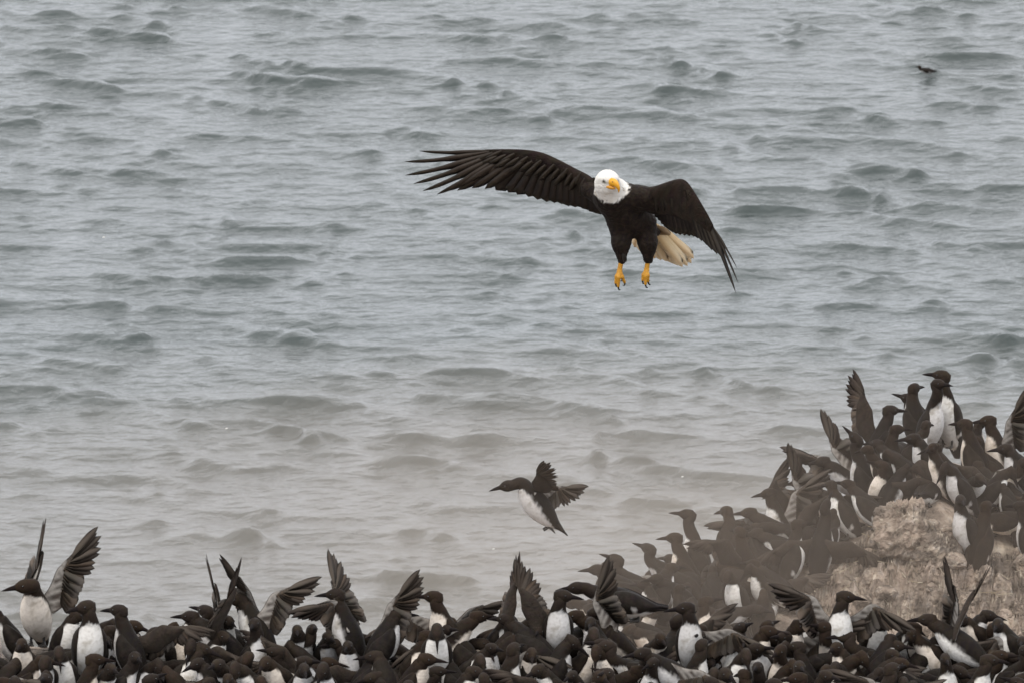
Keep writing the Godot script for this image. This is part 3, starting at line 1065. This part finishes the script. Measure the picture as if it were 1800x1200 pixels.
# spread wing: x along the arm, y towards the leading edge, z the back of the wing for side > 0
func spread_wing(style: String, side: float) -> MeshInstance3D:
	var key := style + str(side)
	if wings.has(key):
		return wings[key].duplicate()
	if feathers.is_empty():
		feathers.append(feather_mesh(Vector3.ZERO, Vector3(1, 0, 0), 1.0, Vector3(0, 0, 1), Color(0.082, 0.064, 0.051), Color(0.036, 0.029, 0.024), 0.0, 0.03, 0.5, Color(0.09, 0.075, 0.062)))
		feathers.append(feather_mesh(Vector3.ZERO, Vector3(1, 0, 0), 1.0, Vector3(0, 0, 1), Color(0.072, 0.057, 0.046), Color(0.055, 0.044, 0.036), 0.0, 0.03, 0.72, Color(0.08, 0.068, 0.056)))
		feathers.append(feather_mesh(Vector3.ZERO, Vector3(1, 0, 0), 1.0, Vector3(0, 0, 1), Color(0.055, 0.046, 0.039), Color(0.16, 0.14, 0.125), 0.0, 0.03, 0.72, Color(0.07, 0.06, 0.05)))
	var wide := {"fan": 1.0, "blade": 0.42, "bent": 0.62, "half": 0.75}
	var bend := {"fan": 0.0, "blade": 0.0, "bent": -48.0, "half": -22.0}
	var fan: float = wide[style]
	var bd := deg_to_rad(bend[style])
	var sh := Vector3(0, 0, 0)
	var el := Vector3(.062, -.030, -.004 * side)
	var wr := Vector3(.142, .014, .004 * side)
	var hx := Vector3(cos(bd), sin(bd), 0)
	var ha := wr + hx * 0.058 + Vector3(0, 0, -.004 * side)
	var lead := [sh + Vector3(-.02, .022, 0), Vector3(.05, .016, 0.004 * side), wr + Vector3(-.02, .016, 0), wr + Vector3(.012, .012 if bd == 0 else .004, 0), ha + Vector3(0, .004, 0)]
	var trail := [sh + Vector3(-.02, -.052, 0), el + Vector3(0, -.046, 0), Vector3(.10, -.064, 0), wr + Vector3(.012, -.052, 0) + hx * .014, ha + hx * 0.02 + Vector3(-.002, -.010, 0)]
	var thick := [.022, .020, .016, .012, .005]
	var rings := []
	var cols := []
	for k in 17:
		var i := mini(k / 4, 3)
		var t := (k - i * 4) / 4.0
		var g := func(a): return cat(a[maxi(i - 1, 0)], a[i], a[i + 1], a[mini(i + 2, 4)], t)
		var L: Vector3 = g.call(lead)
		var T: Vector3 = g.call(trail)
		var th: float = g.call(thick)
		var ring := PackedVector3Array()
		var cc := PackedColorArray()
		for j in 16:
			var f := TAU * j / 16.0
			var q := 0.5 - 0.5 * cos(f)
			var y := sin(f) * th * (1.3 - q) * 0.5 + 0.008 * sin(q * PI)
			var p := L.lerp(T, q) + Vector3(0, 0, y * side)
			ring.append(p)
			var c := cmix(Color(0.055, 0.043, 0.035), Color(0.036, 0.029, 0.024), 0.5 + nz.get_noise_3dv(p * 60.0))
			if sin(f) < -0.05:
				c = cmix(Color(0.36, 0.335, 0.31), Color(0.075, 0.062, 0.054), sstep(-0.25, 0.2, nz.get_noise_3dv(p * 48.0) + 0.5 * (q - 0.55) - 0.3 * (1.0 - sstep(0.0, 0.22, q)) + 0.35 * (1.0 - sstep(0.0, 0.16, q))))
			cc.append(c)
		rings.append(ring)
		cols.append(cc)
	var root := MeshInstance3D.new()
	root.name = "wing"
	root.mesh = loft(rings, cols)
	root.material_override = M.plumage
	var r := RandomNumberGenerator.new()
	r.seed = 19
	for k in 9:                                    # secondaries and tertials
		var t := k / 8.0
		var p := el.lerp(wr, t) + Vector3(-.012, -.012, -.0012 * side * k * 0.2)
		var ang := deg_to_rad(lerpf(-118.0, -84.0 + bend[style] * 0.3, t))
		feather_node(root, 2 if k > 2 else 1, p, Vector3(cos(ang), sin(ang), 0), lerpf(.074, .082, t), .042, side, r, -.002 - .0005 * k)
	for k in 10:                                   # primaries
		var t := k / 9.0
		var p := wr.lerp(ha, t) + Vector3(0, -.004, 0)
		var ang := deg_to_rad(-4.0 - 74.0 * fan * pow(1.0 - t, 1.15)) + bd
		feather_node(root, 0, p, Vector3(cos(ang), sin(ang), 0), lerpf(.088, .150, pow(t, 0.8)), lerpf(.040, .028, t), side, r, -.004 - .0006 * k)
	wings[key] = root
	return root.duplicate()

func feather_node(root: Node3D, kind: int, p: Vector3, d: Vector3, length: float, width: float, side: float, r: RandomNumberGenerator, z: float):
	var tw := deg_to_rad(9.0 * side + r.randf_range(-4, 4))
	length *= r.randf_range(0.9, 1.06)
	var x := (d.rotated(Vector3(0, 0, 1), r.randfn(0, 0.022)) + Vector3(0, 0, r.randf_range(-0.035, 0.035) - 0.07 * side)).normalized()
	var y := Vector3(0, 0, 1).cross(x).normalized()
	var zz := x.cross(y)
	var b := Basis(x, y, zz).rotated(x, tw)
	var o := part("flight_feather", feathers[kind], M["murre_feather_%d" % r.randi_range(0, 2)], root)
	o.transform = Transform3D(Basis(b.x * length, b.y * width, b.z * width), p + Vector3(0, 0, z * side))

# one murre: posture, foot point, heading (0 faces +x, 90 faces the sea), size, spread wings as [style, side, arm direction, leading direction] in world axes
func murre(key: String, pos: Vector3, yaw: float, size: float, spread := [], lean := 0.0) -> Node3D:
	var s := murre_shape(key)
	var root := thing("murre", pos)
	root.basis = Basis(Vector3.UP, deg_to_rad(yaw)) * Basis(Vector3(1, 0, 0), deg_to_rad(lean)) * Basis.from_scale(Vector3.ONE * size)
	var coat: Material = M[["plumage", "plumage_worn", "plumage_dark"][absi(hash(pos.snappedf(0.001))) % 3]]
	if lean != 0.0:                # a jostled bird also pitches a little
		root.basis = root.basis * Basis(Vector3(0, 0, 1), deg_to_rad(fposmod(lean * 37.0, 22.0) - 13.0))
	part("body", s.mesh, coat, root)
	var bf := Transform3D(Basis(Vector3(0, 0, 1), s.tilt), s.hip)
	var open := {}
	for w in spread:
		open[w[1]] = true
		var wn := spread_wing(w[0], w[1])
		var inv: Basis = root.basis.orthonormalized().inverse()
		var x: Vector3 = (inv * w[2]).normalized()
		var y: Vector3 = inv * w[3]
		y = (y - x * x.dot(y)).normalized()
		wn.transform = Transform3D(Basis(x, y, x.cross(y)) * Basis.from_scale(Vector3.ONE * (w[4] if w.size() > 4 else 1.08)), bf * Vector3(.185, .022, .036 * w[1]))
		root.add_child(wn, true)
	for sd in [1.0, -1.0]:
		if not open.has(sd):
			part("wing", folded_wing(sd), coat, root, bf)
	if eye_mesh == null:
		eye_mesh = SphereMesh.new()
		eye_mesh.radius = 0.0042
		eye_mesh.height = 0.0084
		eye_mesh.radial_segments = 12
		eye_mesh.rings = 6
	for sd in [1.0, -1.0]:
		part("eye", eye_mesh, M.pupil, root, Transform3D(Basis.IDENTITY, s.h0 + s.hd * 0.040 + s.hs * 0.0205 * sd + Vector3(0, 0.009, 0)))
		if key == "swimming":
			continue
		var ft := Transform3D(Basis.IDENTITY, Vector3(0, 0, 0.026 * sd))
		if key == "flying":
			ft = Transform3D(Basis(Vector3(0, 0, 1), s.tilt + PI), bf * Vector3(.012, -.026, .018 * sd))
		elif s.tilt < 0.6:
			ft.origin.x = 0.0
		part("foot", foot_shape(), M.dark_skin, root, ft)
	return root

func heading_words(yaw: float) -> String:
	var y := fposmod(yaw + 45.0, 360.0)
	return ["facing shorewise", "facing seaward", "facing downshore", "facing inland"][int(y / 90.0) % 4]

# where a murre of that posture must stand for its head to appear at a picture position
func stand(key: String, px: float, py: float, yaw: float, size: float, hint: float) -> Vector3:
	var s := murre_shape(key)
	var off: Vector3 = Basis(Vector3.UP, deg_to_rad(yaw)) * (s.head * size)
	var best := Vector3.ZERO
	var score := 1e9
	var last := 0.0
	for k in 141:
		var d := hint - 1.4 + k * 0.02
		var p := at(px, py, d) - off
		var g := p.y - ground(p.x, p.z)
		var pile := 0.10
		var q: float = absf(d - hint) + (60.0 * maxf(0.0, g - pile) + 90.0 * maxf(0.0, -g - 0.02))
		if q < score:
			score = q
			best = p
			last = g
	if last > 0.2 or last < -0.06:
		print("stand: ", key, " ", px, ",", py, " gap ", last)
	return best

func named(key: String, px: float, py: float, hint: float, yaw: float, label: String, spread := [], size := 1.0) -> Node3D:
	var p := stand(key, px, py, yaw, size, hint)
	taken.append(Vector2(p.x, p.z))
	var o := murre(key, p, yaw, size, spread)
	tag(o, label, "murre", "murres of the colony")
	return o

func V(x: float, y: float, z := 0.0) -> Vector3:
	return Vector3(x, y, z)

func build_murres():
	# --- the heap on the mound
	named("tall", 1650, 676, 61.75, -42, "tall murre standing on the mound top in profile, white belly, bill towards its neighbour's back")
	named("tall_glance", 1656, 661, 62.0, -122, "tallest murre on the mound top, white breast, half hidden behind another standing murre", [], 1.06)
	named("upright", 1566, 722, 61.7, 20, "murre on the mound raising one broad fanned dark wing straight up", [["fan", -1.0, V(-0.34, 1, -0.1), V(1, 0.4, 0.25)]])
	named("upright_glance", 1608, 683, 62.0, 120, "slim dark murre craning up behind the pair on the mound top")
	named("crouched_alert", 1597, 702, 62.1, 175, "murre peering from behind the slim craning murre, bill just showing")
	named("skyward", 1505, 772, 61.5, 160, "dark murre lifting its bill at the edge of the heap on the mound")
	named("hunched", 1606, 772, 61.45, 188, "murre with white neck line hunched below the standing pair")
	named("upright", 1697, 746, 61.75, 150, "dark murre seen from behind beside the standing pair")
	named("upright", 1738, 740, 61.7, 185, "long billed murre on the mound lifting a pale barred wing", [["fan", -1.0, V(0.36, 1, 0.1), V(-1, 0.4, 0.2)]])
	named("hunched", 1768, 790, 61.4, 190, "murre on the mound dropping a half open barred wing beside its breast", [["half", 1.0, V(-0.9, -0.45, 0.5), V(-0.4, 1, 0.2)]])
	named("crouched", 1447, 812, 61.5, 200, "crouching murre at the heap's edge with long narrow wing held out over the sea", [["blade", 1.0, V(-1, 0.42, 0.15), V(0.4, 1, -0.3)], ["blade", -1.0, V(-0.45, 1, -0.2), V(-1, -0.3, 0.1)]])
	named("upright", 1352, 868, 61.2, 200, "flapping murre on the slope with cupped wing over its head", [["bent", 1.0, V(-0.35, 1, 0.2), V(-1, 0, 0.2)], ["half", -1.0, V(0.55, 1, -0.2), V(-1, 0.3, 0.2)]])
	named("tall", 1209, 905, 60.95, 168, "white breasted murre stretching tall on the lower slope")
	named("upright", 1186, 946, 60.9, 165, "small dark murre in the row on the lower slope under the tall one")
	named("crouched_alert", 1140, 965, 60.8, 172, "murre low on the slope with long level bill towards the water")
	named("crouched_alert", 1083, 984, 60.6, 176, "lowest murre on the slope but one, dark head above the dust")
	named("crouched", 1050, 1002, 60.5, 178, "lowest murre of the slope, only its rounded head clear of the flock")
	named("crouched", 1318, 902, 61.1, 182, "murre on the slope thrusting one wing level out towards the sea", [["blade", 1.0, V(-1, 0.02, 0.1), V(0, 1, 0.2)]])
	named("upright", 1300, 935, 60.9, 120, "dark murre on the slope with crooked wing raised in front of its neighbours", [["bent", -1.0, V(-0.7, 0.85, 0.4), V(0.6, 0.8, 0)]])
	named("skyward", 1452, 890, 60.95, 60, "murre with spread wings looking up beside the bare rock face", [["half", -1.0, V(-1, -0.12, 0.3), V(0.1, 1, 0.1)], ["half", 1.0, V(1, -0.1, 0.35), V(-0.1, 1, 0.1)]])
	named("upright", 1735, 890, 61.2, 55, "dark murre behind the rock face with crescent of white at its flank")
	named("upright_aside", 1690, 880, 61.25, 215, "murre behind the rock face showing a white side patch")
	named("upright", 1795, 890, 61.15, 150, "murre at the rock face's far shoulder, back turned")
	named("skyward", 1405, 828, 61.45, 150, "murre holding up a ragged fanned wing at the heap's edge", [["blade", -1.0, V(-0.3, 1, 0.1), V(-1, -0.3, 0.2)]])
	# --- the flock on the flat rock
	named("rearing", 44, 1031, 48.95, -98, "big murre rearing up white breasted with both wings thrown high and bill open", [["blade", 1.0, V(0.28, 1, 0.2), V(0.25, 0.2, 1)], ["fan", -1.0, V(0.62, 0.9, -0.2), V(-0.9, 0.6, 0.1)]], 1.05)
	named("upright_glance", 150, 1068, 48.85, -80, "murre standing bolt upright with broad white belly, dark head turned away", [], 1.02)
	named("upright", 208, 1074, 49.05, 150, "murre beating one dark wing level above the flock", [["half", 1.0, V(1, 0.42, 0.2), V(-0.4, 1, 0)]], 0.93)
	named("crouched", 335, 1085, 48.85, 160, "murre with both narrow wings held straight up like blades", [["blade", 1.0, V(-0.12, 1, 0.1), V(0.1, 0.1, 1)], ["blade", -1.0, V(0.42, 1, -0.1), V(0.5, 0.2, -1)]], 0.93)
	named("hunched", 420, 1056, 49.25, 170, "murre flapping crossed wings above the back of the flock", [["blade", 1.0, V(-0.5, 1, 0.25), V(0.6, 0.3, 0.8)], ["half", -1.0, V(0.75, 0.8, -0.3), V(-0.6, 0.9, 0)]], 0.93)
	named("upright", 590, 1046, 49.05, 165, "murre throwing crooked wings up beside its dark bowed head", [["bent", 1.0, V(-0.75, 0.75, 0.4), V(0.6, 0.9, 0.1)], ["fan", -1.0, V(-0.35, 1, -0.4), V(-0.8, 0.1, 0.8)]], 0.93)
	named("upright_glance", 762, 1050, 48.95, -135, "upright murre with white breast and bill raised over its side", [["half", 1.0, V(-1, 0.1, 0.2), V(0.1, 1, 0)]], 0.93)
	named("hunched", 700, 1082, 49.15, 20, "murre spreading a finely rayed fan of wing feathers", [["fan", -1.0, V(0.45, 0.75, 0.1), V(-0.8, 0.6, 0)]], 0.93)
	named("crouched", 890, 1090, 49.15, 150, "dusty murre with pale upturned wing at the back of the flock", [["fan", 1.0, V(-0.25, 1, 0.1), V(-0.9, 0.2, 0.4)]], 0.93)
	named("crouched", 950, 1084, 49.35, 30, "dusty murre with small wing tip held upright", [["blade", -1.0, V(0.05, 1, 0.0), V(0.6, 0.1, 0.8)]], 0.93)
	named("crouched", 1012, 1084, 49.45, 190, "dusty murre below the slope with notched wing tip raised", [["half", -1.0, V(-0.2, 1, 0.1), V(-1, 0.1, 0.3)]], 0.93)
	named("upright_aside", 990, 1048, 49.05, -85, "murre facing inland squarely, white belly below a neat dark hood", [], 0.93)
	named("bowed", 768, 1112, 48.45, -88, "murre bowing straight forward, blunt dark head over its white breast", [], 0.93)
	named("prone", 1015, 1034, 49.75, 178, "dark headed murre stretching its bill over the backs at the slope's foot", [], 0.93)
	named("upright_glance", 1205, 1070, 49.15, -100, "murre with white collar and one wing sweeping low over the flock", [["half", -1.0, V(1, 0.05, 0.3), V(0, 1, 0.2)]], 0.93)
	named("upright_aside", 1487, 1050, 49.20, -80, "murre before the rock face with both wings flung open above its white breast", [["half", 1.0, V(-0.75, 0.85, 0.2), V(0.7, 0.8, -0.2)], ["bent", -1.0, V(0.9, 0.5, 0.3), V(-0.3, 1, 0)]], 0.93)
	named("crouched", 1632, 1090, 49.15, 170, "murre before the rock face holding two wings edge up like posts", [["blade", 1.0, V(-0.12, 1, 0.1), V(0.5, 0.05, 1)], ["blade", -1.0, V(0.42, 1, -0.1), V(0.15, 0.1, 1)]], 0.93)
	named("crouched", 1130, 1150, 48.35, 200, "murre sprawling with a long dark wing dragged across its neighbours", [["blade", -1.0, V(1, -0.25, 0.5), V(0.3, 1, 0.2)]], 0.93)
	named("crouched", 840, 1085, 48.85, 20, "murre lunging with both wings half open, grey underwing showing", [["half", -1.0, V(0.75, 0.5, -0.5), V(0.2, 1, 0.4)], ["half", 1.0, V(-0.8, -0.1, 0.5), V(0.5, 1, 0)]], 0.93)
	# --- everyone else, packed shoulder to shoulder
	var r := RandomNumberGenerator.new()
	r.seed = 101
	var flock := ["upright", "upright_glance", "crouched", "prone", "upright_aside", "bowed", "bowed_aside", "hunched", "hunched_aside", "crouched", "crouched_alert", "bowed", "hunched", "bowed_aside", "prone", "prone_aside", "hunched_aside", "crouched", "crouched_alert", "hunched", "bowed"]
	var made := 0
	for tries in 9000:
		var x := r.randf_range(-2.25, 2.25)
		var z := r.randf_range(-48.38, -47.0)
		if not roomy(x, z, 0.099):
			continue
		var key: String = flock[r.randi() % flock.size()]
		if z < -48.15 and r.randf() < 0.85:
			key = ["hunched", "crouched", "hunched_aside", "prone", "crouched_alert"][r.randi() % 5]
		var yaw := 0.0
		match r.randi() % 11:
			0, 1, 2, 3, 4, 9, 10: yaw = -90.0 + r.randfn(0, 42)
			5, 6: yaw = 180.0 + r.randfn(0, 30)
			7, 8: yaw = r.randfn(0, 30)
			_: yaw = 90.0 + r.randfn(0, 35)
		if not shows(key, Vector3(x, ground(x, z), z), yaw):
			continue
		taken.append(Vector2(x, z))
		var open := loose_wing(r, 0.13)
		var o := murre(key, Vector3(x, ground(x, z), z), yaw, r.randf_range(0.82, 0.96), open, r.randfn(0, 11))
		tag(o, "%s %s, %s, %s %s" % ["flapping murre" if open else "murre", SHAPES[key][5], heading_words(yaw), ["on flock's seaward edge", "amid the flock", "on flock's inland side"][clampi(int((z + 48.4) / 0.3), 0, 2)], ["far from mound", "near slope's foot", "before rock face"][clampi(int((x + 2.4) / 1.6), 0, 2)]], "murre", "murres packed on the flat rock")
		made += 1
	var heap := ["upright", "crouched", "prone", "hunched", "prone", "crouched", "bowed", "crouched_alert", "upright_glance", "hunched_aside", "prone_aside", "crouched", "upright_aside"]
	for tries in 9000:
		var x := r.randf_range(0.42, 3.05)
		var z := r.randf_range(-60.75, -58.7)
		var t := slope_t(x, z)
		if t < 0.03 or t > 1.0 or ridge_at(x).y > -58.95 or rock_mask(x, z) > 0.25 or (x > 1.5 and t > 0.42):
			continue
		if absf(x - 2.24) < 0.15 and z < -60.08:      # the pair on top stands clear
			continue
		if not roomy(x, z, 0.115):
			continue
		var key: String = heap[r.randi() % heap.size()]
		var yaw := 0.0
		match r.randi() % 10:
			0, 1, 2, 3: yaw = 90.0 + r.randfn(0, 35)
			4, 5, 6: yaw = 180.0 + r.randfn(0, 30)
			7, 8: yaw = r.randfn(0, 30)
			_: yaw = -90.0 + r.randfn(0, 35)
		if not shows(key, Vector3(x, ground(x, z), z), yaw):
			continue
		taken.append(Vector2(x, z))
		var open := loose_wing(r, 0.20)
		var o := murre(key, Vector3(x, ground(x, z), z), yaw, r.randf_range(0.82, 0.98), open, r.randfn(0, 11))
		tag(o, "%s %s, %s, %s" % ["flapping murre" if open else "murre", SHAPES[key][5], heading_words(yaw), "low on the mound's slope" if x < 1.0 else "mid slope beside rock face" if x < 1.65 else "crowded on the mound top"], "murre", "murres crowded on the rock mound")
		made += 1
	print("murres: ", made)
	# --- the one in the air
	var fp: Vector3 = at(893, 854, 60.0) - Basis(Vector3.UP, deg_to_rad(186.0)) * murre_shape("flying").head
	var fl := murre("flying", fp, 186.0, 1.0, [["fan", 1.0, V(0.10, 0.56, 0.8), V(-1, 0.15, 0.1), 1.1], ["fan", -1.0, V(0.75, 0.02, -0.7), V(-0.1, 1, 0.1), 1.0]])
	tag(fl, "lone murre flying low over the water in front of the dust, white belly, wings raised", "murre")

# now and then a wing is left half open
func loose_wing(r: RandomNumberGenerator, chance: float) -> Array:
	var hit := r.randf() < chance
	var side := 1.0 if r.randf() < 0.5 else -1.0
	var style: String = ["half", "bent", "blade", "half"][r.randi() % 4]
	var arm := V(r.randf_range(0.5, 1.0) * (1.0 if r.randf() < 0.5 else -1.0), r.randf_range(-0.1, 0.7), r.randf_range(-0.5, 0.5))
	var edge := V(-arm.y * signf(arm.x), 1.0, r.randf_range(-0.4, 0.4))
	return [[style, side, arm, edge]] if hit else []

# whether a murre there would have its head in the picture or just beside it
func shows(key: String, pos: Vector3, yaw: float) -> bool:
	var h: Vector3 = pos + Basis(Vector3.UP, deg_to_rad(yaw)) * murre_shape(key).head - EYE
	var d := -h.z * cp - h.y * sp
	var px := 900.0 + FOCAL * h.x / d
	var py := 600.0 - FOCAL * (h.y * cp - h.z * sp) / d
	return px > -45.0 and px < 1845.0 and py < 1222.0

func roomy(x: float, z: float, gap: float) -> bool:
	var p := Vector2(x, z)
	for q in taken:
		if absf(q.x - x) < gap and q.distance_to(p) < gap:
			return false
	return true

# ------------------------------------------------------------------ far swimmer, drifting down
func build_small_things():
	var dirn := at(1636, 135, 1.0) - EYE
	var p := EYE + dirn * (EYE.y / -dirn.y)
	var o := murre("swimming", Vector3(p.x, 0.035, p.z), 176.0, 0.66)
	o.name = "swimming_bird"
	tag(o, "small dark bird swimming alone far out on the water", "bird")
	for q in [[182, 418, 61.0], [868, 965, 60.5], [398, 753, 60.3], [1214, 372, 60.2], [1200, 838, 60.4]]:
		var a := at(q[0], q[1], q[2])
		var f := part("down_feather", feather_mesh(Vector3(-0.007, 0, 0), Vector3(0.007, 0.004, 0), 0.006, Vector3(0.2, 0.3, 1), Color.WHITE, Color.WHITE, 0.0, 0.15, 0.3), M.white_down, self, Transform3D(Basis.IDENTITY, a))
		tag(f, "tiny white down feather drifting in the air", "feather", "drifting down feathers")

# ------------------------------------------------------------------ dust stirred up by the birds
func build_dust():
	var m := FogMaterial.new()
	m.density = 0.021
	m.albedo = Color(0.96, 0.88, 0.80)
	var d2 := FogMaterial.new()
	d2.density = 0.013
	d2.albedo = Color(0.95, 0.88, 0.82)
	for q in [[1330, 1040, 60.0, 3.4, 1.1, 2.4, m], [1150, 1040, 60.6, 3.6, 1.0, 2.4, m], [1560, 980, 60.6, 2.8, 1.1, 2.2, m], [1250, 960, 60.6, 5.0, 1.6, 3.2, d2], [950, 1060, 61.5, 9.0, 2.0, 8.0, d2], [1300, 980, 62.0, 7.0, 2.2, 7.0, d2], [945, 890, 59.2, 2.4, 0.9, 1.4, m], [500, 1100, 62.0, 12.0, 1.6, 9.0, d2], [700, 1120, 66.0, 14.0, 2.8, 10.0, d2]]:
		var f := FogVolume.new()
		f.name = numbered("dust_cloud")
		f.shape = RenderingServer.FOG_VOLUME_SHAPE_ELLIPSOID
		f.size = Vector3(q[3], q[4], q[5])
		f.material = q[6]
		f.position = at(q[0], q[1], q[2])
		add_child(f)
		tag(f, "thin tan dust hanging over the colony and the water behind it", "dust", "dust over the colony", "stuff")
